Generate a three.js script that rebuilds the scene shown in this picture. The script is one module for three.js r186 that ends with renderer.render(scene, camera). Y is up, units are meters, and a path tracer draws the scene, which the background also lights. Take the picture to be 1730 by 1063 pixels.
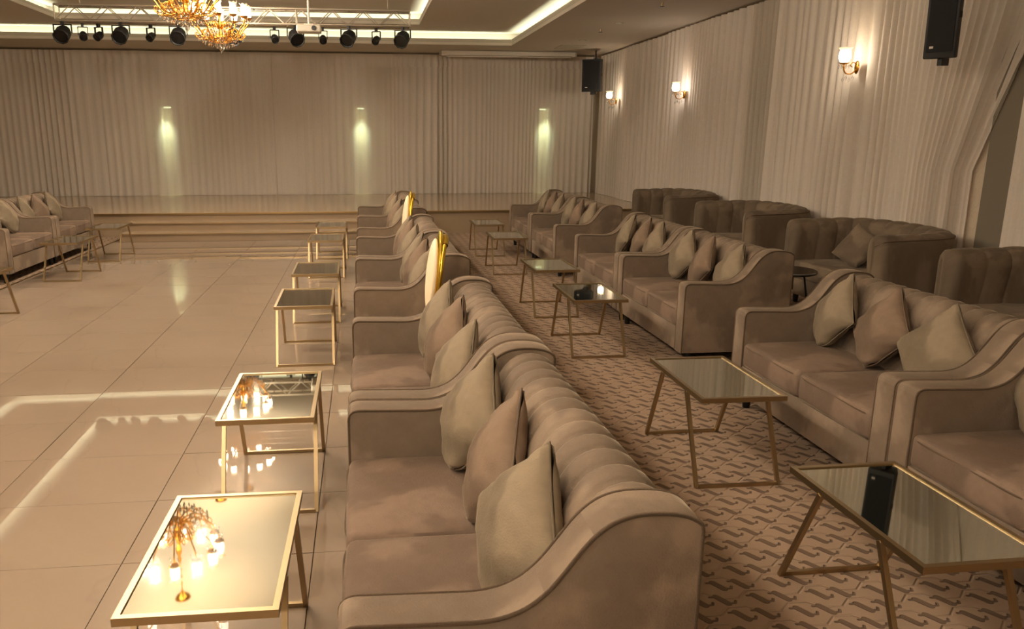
import * as THREE from 'three';
import { mergeGeometries, toCreasedNormals } from 'three/addons/utils/BufferGeometryUtils.js';
import { RectAreaLightUniformsLib } from 'three/addons/lights/RectAreaLightUniformsLib.js';

// ---------------------------------------------------------------- camera, light, exposure
const scene = new THREE.Scene();
scene.background = new THREE.Color(0x000000);
RectAreaLightUniformsLib.init();
const camera = new THREE.PerspectiveCamera(2 * Math.atan(531.5 / 1300) * 180 / Math.PI, 1730 / 1063, 0.05, 80);
camera.position.set(0, 1.683, 0);
camera.rotation.order = 'YXZ';
camera.rotation.set(-0.2269, -0.114, 0.0012);
camera.setViewOffset(1730, 1063, 102, 0, 1730, 1063);
const renderer = new THREE.WebGLRenderer({ antialias: true });
renderer.toneMapping = THREE.LinearToneMapping;
renderer.toneMappingExposure = 1.0;
renderer.shadowMap.enabled = true;

const CHANDELIER_POWER = 6, WARM = new THREE.Color().setRGB(1.0, 0.865, 0.685);
const COVE_POWER = 30, COVE = new THREE.Color().setRGB(0.92, 1.0, 0.78);
const SCONCE_POWER = 0.42, SPOT_POWER = 20, SPOT = new THREE.Color().setRGB(0.74, 1.0, 0.68);

// ---------------------------------------------------------------- helpers
function rng(seed) { let a = seed >>> 0; return () => { a = (a + 0x6D2B79F5) >>> 0; let t = a; t = Math.imul(t ^ (t >>> 15), t | 1); t ^= t + Math.imul(t ^ (t >>> 7), t | 61); return ((t ^ (t >>> 14)) >>> 0) / 4294967296; }; }
const R0 = rng(7);
const taken = {};
function numbered(n) { const k = taken[n] = (taken[n] ?? -1) + 1; return k ? n + '_' + String(k).padStart(3, '0') : n; }
function tag(o, label, category, group) { o.userData.label = label; o.userData.category = category; if (group) o.userData.group = group; return o; }
function shade(o) { o.castShadow = true; o.receiveShadow = true; return o; }
function part(name, g, m, parent) { const o = shade(new THREE.Mesh(g, m)); o.name = name; parent.add(o); return o; }
function thing(name, label, category, pos = [0, 0, 0], turn = 0, group) {
  const o = new THREE.Group(); o.name = numbered(name); scene.add(o); o.position.set(...pos); o.rotation.y = turn; return tag(o, label, category, group);
}
function single(name, g, m, label, category, pos = [0, 0, 0], turn = 0, group) {
  const o = shade(new THREE.Mesh(g, m)); o.name = numbered(name); scene.add(o); o.position.set(...pos); o.rotation.y = turn; return tag(o, label, category, group);
}
function dup(root, pos, turn, label, group) {
  const r = root.clone(); r.name = numbered(root.name.replace(/_\d{3}$/, '')); scene.add(r); r.position.set(...pos); r.rotation.y = turn;
  r.userData = { ...root.userData, label }; if (group) r.userData.group = group; return r;
}
function struct(name, g, m, parent) {
  const o = g ? shade(new THREE.Mesh(g, m)) : new THREE.Group(); o.name = name;
  (parent || scene).add(o); if (!parent) o.userData.kind = 'structure'; return o;
}
const ni = (g) => { const r = g.index ? g.toNonIndexed() : g; for (const k of Object.keys(r.attributes)) if (!['position', 'normal', 'uv'].includes(k)) r.deleteAttribute(k); if (!r.attributes.uv) r.setAttribute('uv', new THREE.BufferAttribute(new Float32Array(r.attributes.position.count * 2), 2)); return r; };
const merge = (list) => mergeGeometries(list.map(ni));
const bx = (w, h, d, x = 0, y = 0, z = 0) => boxUV(new THREE.BoxGeometry(w, h, d).translate(x, y, z));
// box between two corners; depth values are metres in front of the camera's plane, so world z is negative
const slab = (x0, x1, y0, y1, d0, d1) => bx(x1 - x0, y1 - y0, d1 - d0, (x0 + x1) / 2, (y0 + y1) / 2, -(d0 + d1) / 2);
function boxUV(g0, off = 0) {   // uv in metres from the main direction of each face
  const g = ni(g0), p = g.attributes.position, uv = new Float32Array(p.count * 2), a = new THREE.Vector3(), b = new THREE.Vector3(), c = new THREE.Vector3(), n = new THREE.Vector3();
  for (let i = 0; i < p.count; i += 3) {
    a.fromBufferAttribute(p, i); b.fromBufferAttribute(p, i + 1); c.fromBufferAttribute(p, i + 2);
    n.subVectors(b, a).cross(c.clone().sub(a)); const ax = Math.abs(n.x), ay = Math.abs(n.y), az = Math.abs(n.z);
    [a, b, c].forEach((v, k) => { const j = (i + k) * 2; if (ay >= ax && ay >= az) { uv[j] = v.x; uv[j + 1] = v.z; } else if (ax >= az) { uv[j] = v.z; uv[j + 1] = v.y; } else { uv[j] = v.x; uv[j + 1] = v.y; } uv[j] += off; uv[j + 1] += off * 0.7; });
  }
  g.setAttribute('uv', new THREE.BufferAttribute(uv, 2)); return g;
}
const soft = (g, angle = 0.7) => { const r = ni(g); r.deleteAttribute('normal'); return toCreasedNormals(r, angle); };
const V = (x, y, z) => new THREE.Vector3(x, y, z);
function tube(pts, r, seg = 24, rad = 7, closed = false) { return ni(new THREE.TubeGeometry(new THREE.CatmullRomCurve3(pts.map((p) => V(...p)), closed, 'centripetal'), seg, r, rad, closed)); }
function bar(a, b, w, d = w) {   // square bar from a to b
  const A = V(...a), B = V(...b), L = A.distanceTo(B), g = new THREE.BoxGeometry(w, L, d);
  g.applyQuaternion(new THREE.Quaternion().setFromUnitVectors(V(0, 1, 0), B.clone().sub(A).normalize())); return boxUV(g.translate((A.x + B.x) / 2, (A.y + B.y) / 2, (A.z + B.z) / 2));
}
function rod(a, b, r, n = 8) {
  const A = V(...a), B = V(...b), L = A.distanceTo(B), g = new THREE.CylinderGeometry(r, r, L, n);
  g.applyQuaternion(new THREE.Quaternion().setFromUnitVectors(V(0, 1, 0), B.clone().sub(A).normalize())); return ni(g.translate((A.x + B.x) / 2, (A.y + B.y) / 2, (A.z + B.z) / 2));
}
const lathe = (pts, n = 20) => ni(new THREE.LatheGeometry(pts.map((p) => new THREE.Vector2(...p)), n));
function puff(w, h, d, r, nr = 4, nf = 8, shape) {   // rounded box on an even grid, its points moved by shape(v)
  const N = 2 * nr + nf, g = new THREE.BoxGeometry(1, 1, 1, N, 2 * nr + 2, N), p = g.attributes.position;
  const at = (t, L, n) => { const k = Math.round((t + 0.5) * n), m = n - 2 * nr; return k <= nr ? -L / 2 + r * (1 - Math.cos(k / nr * Math.PI / 2)) : k >= n - nr ? L / 2 - r * (1 - Math.cos((n - k) / nr * Math.PI / 2)) : -L / 2 + r + (L - 2 * r) * (k - nr) / m; };
  const v = V(0, 0, 0), q = V(0, 0, 0);
  for (let i = 0; i < p.count; i++) {
    v.set(at(p.getX(i), w, N), at(p.getY(i), h, 2 * nr + 2), at(p.getZ(i), d, N));
    q.set(THREE.MathUtils.clamp(v.x, -w / 2 + r, w / 2 - r), THREE.MathUtils.clamp(v.y, -h / 2 + r, h / 2 - r), THREE.MathUtils.clamp(v.z, -d / 2 + r, d / 2 - r));
    v.sub(q); if (v.length() > 1e-6) v.setLength(r); v.add(q); if (shape) shape(v, w, h, d); p.setXYZ(i, v.x, v.y, v.z);
  }
  return soft(boxUV(g), 1.2);
}
// value noise
const perm = (() => { const r = rng(99), a = new Float32Array(65536); for (let i = 0; i < 65536; i++) a[i] = r(); return a; })();
const hash = (x, y) => perm[((x & 255) | ((y & 255) << 8)) & 65535];
function vnoise(x, y, px = 256, py = 256) {
  const x0 = Math.floor(x), y0 = Math.floor(y), fx = x - x0, fy = y - y0, sx = fx * fx * (3 - 2 * fx), sy = fy * fy * (3 - 2 * fy), w = (i, n) => ((i % n) + n) % n;
  const a = hash(w(x0, px), w(y0, py)), b = hash(w(x0 + 1, px), w(y0, py)), c = hash(w(x0, px), w(y0 + 1, py)), d = hash(w(x0 + 1, px), w(y0 + 1, py));
  return (a + (b - a) * sx) + ((c + (d - c) * sx) - (a + (b - a) * sx)) * sy;
}
function fbm(u, v, f, oct = 4) { let s = 0, a = 0.5, t = 0; for (let o = 0; o < oct; o++) { s += a * vnoise(u * f, v * f, f, f); t += a; a *= 0.5; f *= 2; } return s / t; }
function texture(n, fn, size, srgb = true) {   // fn(u, v) -> [r, g, b] 0..1; size in metres of one repeat
  const data = new Uint8Array(n * n * 4);
  for (let y = 0; y < n; y++) for (let x = 0; x < n; x++) { const c = fn((x + 0.5) / n, (y + 0.5) / n), k = (y * n + x) * 4; for (let i = 0; i < 3; i++) data[k + i] = Math.max(0, Math.min(255, Math.round(c[i] * 255))); data[k + 3] = 255; }
  const t = new THREE.DataTexture(data, n, n); t.wrapS = t.wrapT = THREE.RepeatWrapping; t.magFilter = THREE.LinearFilter; t.minFilter = THREE.LinearMipmapLinearFilter; t.generateMipmaps = true;
  if (srgb) t.colorSpace = THREE.SRGBColorSpace; t.repeat.set(1 / size, 1 / size); t.needsUpdate = true; return t;
}
const grey = (v) => [v, v, v];
const std = (o) => new THREE.MeshStandardMaterial(o), phy = (o) => new THREE.MeshPhysicalMaterial(o);

// ---------------------------------------------------------------- materials
const velvetMap = texture(512, (u, v) => {   // brushed nap: broad strokes where the pile lies the other way
  const wx = u + 0.12 * fbm(u, v, 4, 3), wy = v + 0.12 * fbm(v, u, 5, 3), a = fbm(wx % 1, wy % 1, 5, 4), b = fbm(u, v, 32, 3), s = THREE.MathUtils.smoothstep(a, 0.40, 0.62);
  return grey(0.9 + 0.1 * (s - 0.5) + 0.12 * (a - 0.5) + 0.05 * (b - 0.5));
}, 0.8);
const velvetBump = texture(256, (u, v) => grey(0.6 * fbm(u, v, 64, 2) + 0.4 * fbm(u, v, 8, 3)), 0.25, false);
const velvet = (hex) => phy({ color: hex, map: velvetMap, bumpMap: velvetBump, bumpScale: 0.0015, roughness: 0.85, sheen: 0.7, sheenRoughness: 0.45, sheenColor: new THREE.Color(0xd6c4aa), specularIntensity: 0.25 });
const M = {
  sofa: velvet(0x867463), seat: velvet(0x7c6859), piping: velvet(0x665444), pillowLight: velvet(0x857662), pillowBrown: velvet(0x7c6857), booth: velvet(0x786857),
  gold: std({ color: 0xa8926f, metalness: 1, roughness: 0.38 }), bronze: std({ color: 0xa58b62, metalness: 1, roughness: 0.34 }), brightGold: std({ color: 0xe8c24a, metalness: 1, roughness: 0.16 }),
  mirror: std({ color: 0xc9c9be, metalness: 1, roughness: 0.025 }), black: std({ color: 0x060606, roughness: 0.55 }), blackGloss: std({ color: 0x101010, roughness: 0.25 }), grille: std({ color: 0x070707, roughness: 0.8 }),
  darkGlass: phy({ color: 0x16110d, roughness: 0.08, clearcoat: 1, clearcoatRoughness: 0.05 }),
  chandelierGold: std({ color: 0xe0a648, metalness: 1, roughness: 0.22 }), crystal: phy({ color: 0xffffff, transmission: 1, thickness: 0.02, roughness: 0.02, ior: 1.6 }),
  glow: std({ color: 0xfff4e0, emissive: new THREE.Color().setRGB(1.0, 0.86, 0.64), emissiveIntensity: 9, roughness: 0.4 }), rimGlass: phy({ color: 0xfff0d8, transmission: 0.6, thickness: 0, roughness: 0.5 }),
  coveGlow: std({ color: 0xf4ffe0, emissive: COVE, emissiveIntensity: 2.5, roughness: 0.5 }), spotGlow: std({ color: 0xffffff, emissive: SPOT, emissiveIntensity: 7, roughness: 0.4 }),
  ceiling: std({ color: 0xbfb4a5, roughness: 0.85 }), wall: std({ color: 0xc4b59f, roughness: 0.9 }), lip: std({ color: 0xaaa08f, roughness: 0.7 }),
  pilaster: std({ color: 0x6c6354, roughness: 0.8 }), doorGrey: std({ color: 0x6f655a, roughness: 0.7 }),
  alu: std({ color: 0xa59a8a, metalness: 0.7, roughness: 0.4 }), white: std({ color: 0xd8d0c2, roughness: 0.5 }), cream: std({ color: 0xe6d2b0, roughness: 0.55 }),
  grout: std({ color: 0x75624d, roughness: 0.9 }), riser: std({ color: 0x8d7860, roughness: 0.35 }),
};
const marble = texture(512, (u, v) => { const a = fbm(u, v, 4, 5), b = Math.abs(fbm(u, v, 3, 5) - 0.5); const k = 0.97 + 0.05 * (a - 0.5) - 0.025 * (b < 0.02 ? 1 - b / 0.02 : 0); return [k, k, k]; }, 1.6);
M.tile = phy({ color: 0xa69381, map: marble, roughness: 0.01, specularIntensity: 1, ior: 1.55 });
M.stage = phy({ color: 0xb9a184, map: marble, roughness: 0.12, ior: 1.5 });
const weave = texture(512, (u, v) => { return grey(0.95 + 0.025 * (vnoise(u * 128, 0, 128, 1) - 0.5) + 0.03 * (fbm(u, v, 64, 2) - 0.5)); }, 1.0);
M.sheer = phy({ color: 0xeaded0, map: weave, transmission: 0.26, thickness: 0, roughness: 0.72, ior: 1.2, specularIntensity: 0.2 });
M.thinSheer = phy({ color: 0xe2d6c6, map: weave, transmission: 0.42, thickness: 0, roughness: 0.6, ior: 1.2, specularIntensity: 0.2 });
const damask = texture(256, (u, v) => { const a = fbm(u, v, 8, 4); return grey(Math.abs(a - 0.5) < 0.05 ? 1 : 0.4 + 0.3 * fbm(u, v, 16, 2)); }, 0.35, false);
M.wallpaper = std({ color: 0xb9a994, bumpMap: damask, bumpScale: 0.004, roughness: 0.6 });
// woven carpet: interlocked three-armed links, cut pile between them
const carpetField = (() => {
  const n = 512, hgt = new Float32Array(n * n), tone = new Float32Array(n * n), U = 0.235, W = 0.19, lines = [], hooks = [];
  // stepped lines run across the carpet; short bent hooks fill the bands between them
  const step = (ox, oy) => { const P = [[0, 0], [0.3, 0], [0.5, 0.22], [0.8, 0.22], [1, 0]].map(([a, b]) => [ox + a * U, oy + b * W]); for (let i = 0; i < 4; i++) lines.push([...P[i], ...P[i + 1]]); };
  const hook = (ox, oy) => { const P = [[-0.17, -0.13], [-0.06, -0.13], [0.05, 0.1], [0.17, 0.1], [0.2, 0.03]].map(([a, b]) => [ox + a * U, oy + b * W]); for (let i = 0; i < 4; i++) hooks.push([...P[i], ...P[i + 1], i === 1 ? 0.0135 : 0.0045]); };
  for (let i = -2; i <= 2; i++) for (let j = -2; j <= 2; j++) { step(i * U, j * W); step((i + 0.5) * U, (j + 0.5) * W); for (const [a, b] of [[0.12, 0.3], [0.5, 0.28], [0.62, 0.8], [1.0, 0.78]]) hook((i + a) * U, (j + b) * W); }
  const near = (list, X, Y) => { let d = 9; for (const [x0, y0, x1, y1, w = 0] of list) { const dx = x1 - x0, dy = y1 - y0, t = Math.max(0, Math.min(1, ((X - x0) * dx + (Y - y0) * dy) / (dx * dx + dy * dy))); d = Math.min(d, Math.hypot(X - x0 - dx * t, Y - y0 - dy * t) - w); } return d; };
  const clip = (list) => list.filter(([x0, y0, x1, y1]) => Math.max(x0, x1) > -0.05 && Math.min(x0, x1) < U + 0.05 && Math.max(y0, y1) > -0.05 && Math.min(y0, y1) < W + 0.05), A = clip(lines), B = clip(hooks);
  for (let y = 0; y < n; y++) for (let x = 0; x < n; x++) {
    const X = (x + 0.5) / n * U, Y = (y + 0.5) / n * W, a = near(A, X, Y), b = near(B, X, Y), k = y * n + x;
    hgt[k] = Math.min(THREE.MathUtils.smoothstep(a, 0.0, 0.007), THREE.MathUtils.smoothstep(b, -0.002, 0.002)); tone[k] = b < 0.001 ? 1 : 0;   // brown yarn in the hooks, sand yarn elsewhere
  }
  return { n, hgt, tone, cell: [U, W] };
})();
{
  const { n, hgt, tone, cell } = carpetField, r = rng(5), mk = (fn, srgb) => { const d = new Uint8Array(n * n * 4); for (let i = 0; i < n * n; i++) { const c = fn(i); for (let k = 0; k < 3; k++) d[i * 4 + k] = Math.max(0, Math.min(255, Math.round(c[k] * 255))); d[i * 4 + 3] = 255; } const t = new THREE.DataTexture(d, n, n); t.wrapS = t.wrapT = THREE.RepeatWrapping; t.magFilter = THREE.LinearFilter; t.minFilter = THREE.LinearMipmapLinearFilter; t.generateMipmaps = true; if (srgb) t.colorSpace = THREE.SRGBColorSpace; t.repeat.set(1 / cell[0], 1 / cell[1]); t.needsUpdate = true; return t; };
  const light = [0.60, 0.50, 0.41], dark = [0.40, 0.315, 0.245];
  M.carpet = std({ map: mk((i) => { const q = tone[i], g = 0.93 + 0.14 * r(); return [0, 1, 2].map((c) => g * (q ? dark[c] : light[c])); }, true), bumpMap: mk((i) => grey(hgt[i] * 0.85 + 0.15 * r()), false), bumpScale: 0.008, roughness: 0.95 });
}

// ---------------------------------------------------------------- the room
const XL = -9.6, XR = 5.62, D0 = -6, D1 = 18.15, TOP = 4.1;
struct('wall_back', slab(XL - 0.2, XR + 0.2, -0.2, TOP + 0.2, D1, D1 + 0.2), M.wall);
struct('wall_right', slab(XR, XR + 0.2, -0.2, TOP + 0.2, D0, D1), M.wall);
struct('wall_left', slab(XL - 0.2, XL, -0.2, TOP + 0.2, D0, D1), M.wall);
struct('wall_front', slab(XL - 0.2, XR + 0.2, -0.2, TOP + 0.2, D0 - 0.2, D0), M.wall);
// floor: grout bed with polished tiles, carpet on both sides
{
  const floor = struct('floor', slab(XL, XR, -0.2, -0.012, D0, D1), M.grout);
  const TW = 0.765, TD = 0.558, x0 = -4.065, r = rng(21), cols = 5, edge = 0.19;   // joints at x = -1.005, -1.77 ... and depth 2.936, 3.494 ...
  const geos = [0, 1, 2].map((k) => boxUV(new THREE.BoxGeometry(TW - 0.004, 0.012, TD - 0.004), k * 0.37 + 0.1));
  const narrow = boxUV(new THREE.BoxGeometry(edge + 0.24 - 0.004, 0.012, TD - 0.004), 0.3);
  for (let j = -3; j < 18; j++) for (let i = 0; i <= cols; i++) {
    const last = i === cols, d = 2.936 + (j + 0.5) * TD; if (d > 13.0) continue;
    const t = part('tile', last ? narrow : geos[Math.floor(r() * 3)], M.tile, floor);
    t.position.set(last ? (-0.24 + edge) / 2 : x0 + (i + 0.5) * TW, -0.006, -d); t.rotation.set((r() - 0.5) * 0.0035, 0, (r() - 0.5) * 0.0035);
  }
  const depthEnd = 13.0;
  part('tile_border', slab(x0, edge, -0.012, 0, 2.936 + 18 * TD + 0.002, 13.02), M.tile, floor);
  part('carpet', slab(edge + 0.02, XR, -0.012, 0.004, D0, 13.72), M.carpet, floor);
  part('carpet', slab(XL, x0 - 0.02, -0.012, 0.004, D0, 13.72), M.carpet, floor);
  part('tile_border', slab(x0, edge, -0.012, -0.001, D0, 2.936 - 3 * TD - 0.002), M.tile, floor);
  part('edge_strip', slab(edge, edge + 0.02, -0.012, 0.006, D0, 13.4), M.bronze, floor);
  part('edge_strip', slab(x0 - 0.02, x0, -0.012, 0.006, D0, 13.4), M.bronze, floor);
}
// stage with three steps
{
  const s = struct('trim_1', null); s.name = 'floor_stage';
  part('stage_body', slab(XL, XR, 0, 0.37, 13.72, D1), M.riser, s);
  part('stage_top', slab(XL, XR, 0.37, 0.408, 13.70, D1), M.stage, s);
  part('nosing', slab(XL, XR, 0.372, 0.402, 13.685, 13.70), M.bronze, s);
  for (const [d, y] of [[13.36, 0.272], [13.02, 0.136]]) {
    const st = part('step', slab(-3.95, 0.3, 0, y - 0.025, d + 0.02, 13.72), M.riser, s);
    part('tread', slab(-3.95, 0.3, y - 0.025, y, d, 13.72), M.stage, st); part('nosing', slab(-3.95, 0.3, y - 0.022, y - 0.002, d - 0.012, d), M.gold, st);
  }
}
// ceiling: soffit, two stepped trays with light coves
const OUT = { x0: -7.3, x1: 3.07, d0: -5.4, d1: 16.2, y: 3.49, up: 0.118, h: 3.755 }, INN = { x0: -5.35, x1: 1.13, d0: -4.8, d1: 15.25, y: 3.735, up: 0.1, h: 3.95 };
{
  const c = struct('ceiling', null);
  const ring = (nm, a, b, y0, y1, m) => { for (const g of [slab(a.x0, a.x1, y0, y1, b.d1, a.d1), slab(a.x0, a.x1, y0, y1, a.d0, b.d0), slab(b.x1, a.x1, y0, y1, b.d0, b.d1), slab(a.x0, b.x0, y0, y1, b.d0, b.d1)]) part(nm, g, m, c); };
  const grow = (o, k) => ({ x0: o.x0 - k, x1: o.x1 + k, d0: o.d0 - k, d1: o.d1 + k });
  ring('soffit', { x0: XL, x1: XR, d0: D0, d1: D1 }, OUT, OUT.y, OUT.y + 0.05, M.ceiling);
  ring('cove_lip', grow(OUT, 0.025), OUT, OUT.y + 0.05, OUT.y + OUT.up, M.lip);
  ring('cove_riser', grow(OUT, 0.24), grow(OUT, 0.19), OUT.y + 0.05, OUT.h + 0.05, M.ceiling);
  ring('tray_ceiling', grow(OUT, 0.19), INN, INN.y, INN.y + 0.05, M.ceiling);
  ring('cove_lip', grow(INN, 0.025), INN, INN.y + 0.05, INN.y + INN.up, M.lip);
  ring('cove_riser', grow(INN, 0.22), grow(INN, 0.17), INN.y + 0.05, INN.h + 0.05, M.ceiling);
  part('tray_panel', slab(INN.x0 - 0.2, INN.x1 + 0.2, INN.h, INN.h + 0.05, INN.d0 - 0.2, INN.d1 + 0.2), M.ceiling, c);
  part('access_hatch', slab(4.05, 4.55, 3.478, 3.491, 15.9, 16.6), M.lip, c);
  // light strips lying in the coves
  const strips = [['outer', OUT, 0.09], ['inner', INN, 0.08]];
  for (const [nm, o, k] of strips) {
    const y = o.y + 0.056;
    for (const [side, x0, x1, d0, d1] of [['beside the back curtain', o.x0, o.x1, o.d1 + k, o.d1 + k], ['on the sconce wall side', o.x1 + k, o.x1 + k, o.d0, o.d1], ['on the side far from the sconces', o.x0 - k, o.x0 - k, o.d0, o.d1]]) {
      const alongX = x0 !== x1, L = alongX ? x1 - x0 : d1 - d0, cx = (x0 + x1) / 2, cd = (d0 + d1) / 2;
      const t = single('cove_light_strip', alongX ? bx(L, 0.012, 0.03) : bx(0.03, 0.012, L), M.coveGlow, `pale green white light strip in the ${nm} ceiling cove, ${side}`, 'light strip', [cx, y, -cd]);
      const l = new THREE.RectAreaLight(COVE, COVE_POWER, alongX ? L : 0.03, alongX ? 0.03 : L); l.position.set(cx, y + 0.012, -cd); l.lookAt(cx, y + 5, -cd); l.name = 'cove_glow'; scene.add(l);
    }
  }
}
// ---------------------------------------------------------------- curtains
function curtain(len, h, seed, { amp = 0.04, wave = [0.07, 0.22], flat = 0.5, map, lean = 0 } = {}) {
  // hangs along +x from 0 to len, folds towards +z; map(u, t, p) may move each point (t = 0 at the top)
  const nx = Math.round(len / 0.011), ny = 10, g = new THREE.PlaneGeometry(len, h, nx, ny), p = g.attributes.position, ph = new Float32Array(nx + 1), am = new Float32Array(nx + 1), of = seed * 17.3;
  for (let i = 0, a = 0; i <= nx; i++) { const x = i * len / nx, k = vnoise(x * 0.9 + of, seed, 256, 256), w = wave[0] + (wave[1] - wave[0]) * vnoise(x * 2.3 + of, seed + 9); a += len / nx * Math.PI * 2 / w; ph[i] = a; const q = THREE.MathUtils.smoothstep(k, flat - 0.35, flat + 0.35); am[i] = amp * (0.16 + 0.84 * q * q) * (0.5 + 0.9 * vnoise(x * 4.1 + of, seed + 3)); }
  const v = V(0, 0, 0);
  for (let j = 0; j <= ny; j++) for (let i = 0; i <= nx; i++) {
    const id = j * (nx + 1) + i, t = j / ny, x = i * len / nx, a = ph[i] + 0.9 * (vnoise(x * 0.7 + of, t * 1.3 + seed) - 0.5) * 2, s = Math.sin(a), A = am[i] * (0.65 + 0.5 * t);
    v.set(x + 0.35 * A * Math.cos(a) + lean * t * (vnoise(x * 0.5 + of, 40 + seed) - 0.5), h * (1 - t), A * (s > 0 ? Math.pow(s, 0.7) : -Math.pow(-s, 1.3) * 0.8)); if (map) map(i / nx, t, v); p.setXYZ(id, v.x, v.y, v.z);
  }
  g.computeVertexNormals(); const uv = g.attributes.uv; for (let i = 0; i < uv.count; i++) uv.setXY(i, uv.getX(i) * len, uv.getY(i) * h); return ni(g);
}
function hang(label, len, h, seed, pos, turn, opts = {}, head = true, fabric = M.sheer) {
  const o = thing('sheer_curtain', label, 'curtain', pos, turn, 'sheer beige curtains');
  part('drape', curtain(len, h, seed, opts), fabric, o);
  if (head) part('heading', curtain(len, 0.26, seed, opts).translate(0, h - 0.262, 0.012), M.sheer, o);
  return o;
}
// behind the stage, from left to right
hang('sheer beige curtain behind stage, farthest from the sconce wall', 4.0, 3.04, 1, [-9.5, 0.412, -17.78], 0, { amp: 0.05 });
hang('sheer beige curtain behind stage around the glow above the far row of sofas', 3.6, 3.04, 2, [-5.5, 0.412, -17.78], 0, { amp: 0.045, flat: 0.6 });
hang('sheer beige curtain behind stage around the middle glow', 3.6, 3.04, 3, [-1.9, 0.412, -17.78], 0, { amp: 0.045, flat: 0.55 });
hang('sheer beige curtain behind stage below the screen case, around the glow near the speaker', 3.6, 3.04, 4, [1.7, 0.412, -17.78], 0, { amp: 0.06, flat: 0.35, wave: [0.08, 0.17] });
// along the right wall
const QT = Math.PI / 2;
hang('sheer beige curtain on the sconce wall, standing on the stage', 4.0, 3.04, 5, [5.41, 0.412, -13.75], QT, { amp: 0.07, flat: 0.3, wave: [0.08, 0.26] }, false);
hang('thin sheer curtain on the sconce wall hanging over the dark door', 0.7, 3.45, 12, [5.41, 0.01, -9.98], QT, { amp: 0.05, flat: 0.2, wave: [0.08, 0.2] }, false, M.thinSheer);
hang('sheer beige curtain on the sconce wall between stage edge and door', 3.05, 3.45, 6, [5.41, 0.01, -10.69], QT, { amp: 0.07, flat: 0.3, wave: [0.08, 0.26] }, false);
hang('sheer beige curtain on the sconce wall between the door and the large speaker', 2.7, 3.45, 7, [5.41, 0.01, -7.3], QT, { amp: 0.07, flat: 0.35, wave: [0.08, 0.3] }, false);
hang('sheer beige curtain swept aside and tied back beside the grey pilaster', 1.7, 3.45, 8, [5.4, 0.01, -7.29], -QT, {
  amp: 0.05, flat: 0.2, wave: [0.07, 0.16],
  map: (u, t, v) => {   // gathered at the tie 1.37 m above the floor
    const tie = 0.6, k = t < tie ? Math.pow(t / tie, 1.3) : 1, w = t < tie ? 1.56 + (0.84 - 1.56) * k : 0.84 + 0.06 * (t - tie);
    v.x = v.x / 1.7 * w; v.z = v.z * (1 - 0.35 * k) - 0.06 * k * u;
  },
}, false);
hang('sheer beige curtain on the sconce wall past the grey pilaster', 3.3, 3.45, 9, [5.41, 0.01, -5.98], -QT, { amp: 0.06, flat: 0.3, wave: [0.07, 0.2] }, false);
{
  const d = struct('door_1', slab(5.46, 5.62, 0.004, 2.66, 9.93, 10.68), M.doorGrey); part('door_panel', slab(5.445, 5.46, 0.15, 2.5, 10.02, 10.58), M.pilaster, d);
  struct('trim_1', slab(5.44, 5.62, 0.004, 3.485, 5.55, 6.3), M.pilaster);
  struct('trim_2', slab(5.48, 5.62, 0.004, 3.485, 6.3, 6.7), M.wallpaper);
}

// ---------------------------------------------------------------- sofas
const SL = 1.493, SD = 0.82, ARM = 0.125;
const sofaFrom = (g) => g.rotateY(Math.PI / 2).translate(0, 0, SD / 2);   // drawn as (distance from the front, height), pushed out along the length
function armShape(k = 0) {
  const s = new THREE.Shape(); s.moveTo(k, 0.115); s.lineTo(k, 0.60 - k); s.quadraticCurveTo(k, 0.64 - k, 0.045, 0.64 - k); s.lineTo(0.30, 0.632 - k);
  s.bezierCurveTo(0.40, 0.632 - k, 0.45 + k, 0.668 - k, 0.51, 0.75 - k); s.bezierCurveTo(0.556, 0.813 - k, 0.59, 0.868 - k, 0.68, 0.872 - k); s.bezierCurveTo(0.75, 0.874 - k, 0.80 - k, 0.862 - k, 0.82 - k, 0.835 - k); s.lineTo(0.82 - k, 0.115); s.closePath(); return s;
}
const armGeo = (() => { const g = new THREE.ExtrudeGeometry(armShape(), { depth: ARM - 0.02, bevelEnabled: true, bevelSize: 0.01, bevelOffset: -0.01, bevelThickness: 0.01, bevelSegments: 2, curveSegments: 14 }); return soft(boxUV(sofaFrom(g.translate(0, 0, 0.01 - ARM / 2))), 0.6); })();
const armPiping = (() => {
  const pts = armShape(0.003).getPoints(16), list = [], line = new THREE.CurvePath(); for (let i = 1; i < pts.length - 1; i++) if (pts[i].distanceTo(pts[i - 1]) > 1e-5) line.add(new THREE.LineCurve(pts[i - 1], pts[i]));
  const clean = line.getSpacedPoints(110);
  for (const e of [-1, 1]) list.push(tube(clean.map((p) => [e * (ARM / 2 - 0.003), p.y, SD / 2 - p.x]), 0.0055, 160, 6));
  return merge(list);
})();
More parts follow.
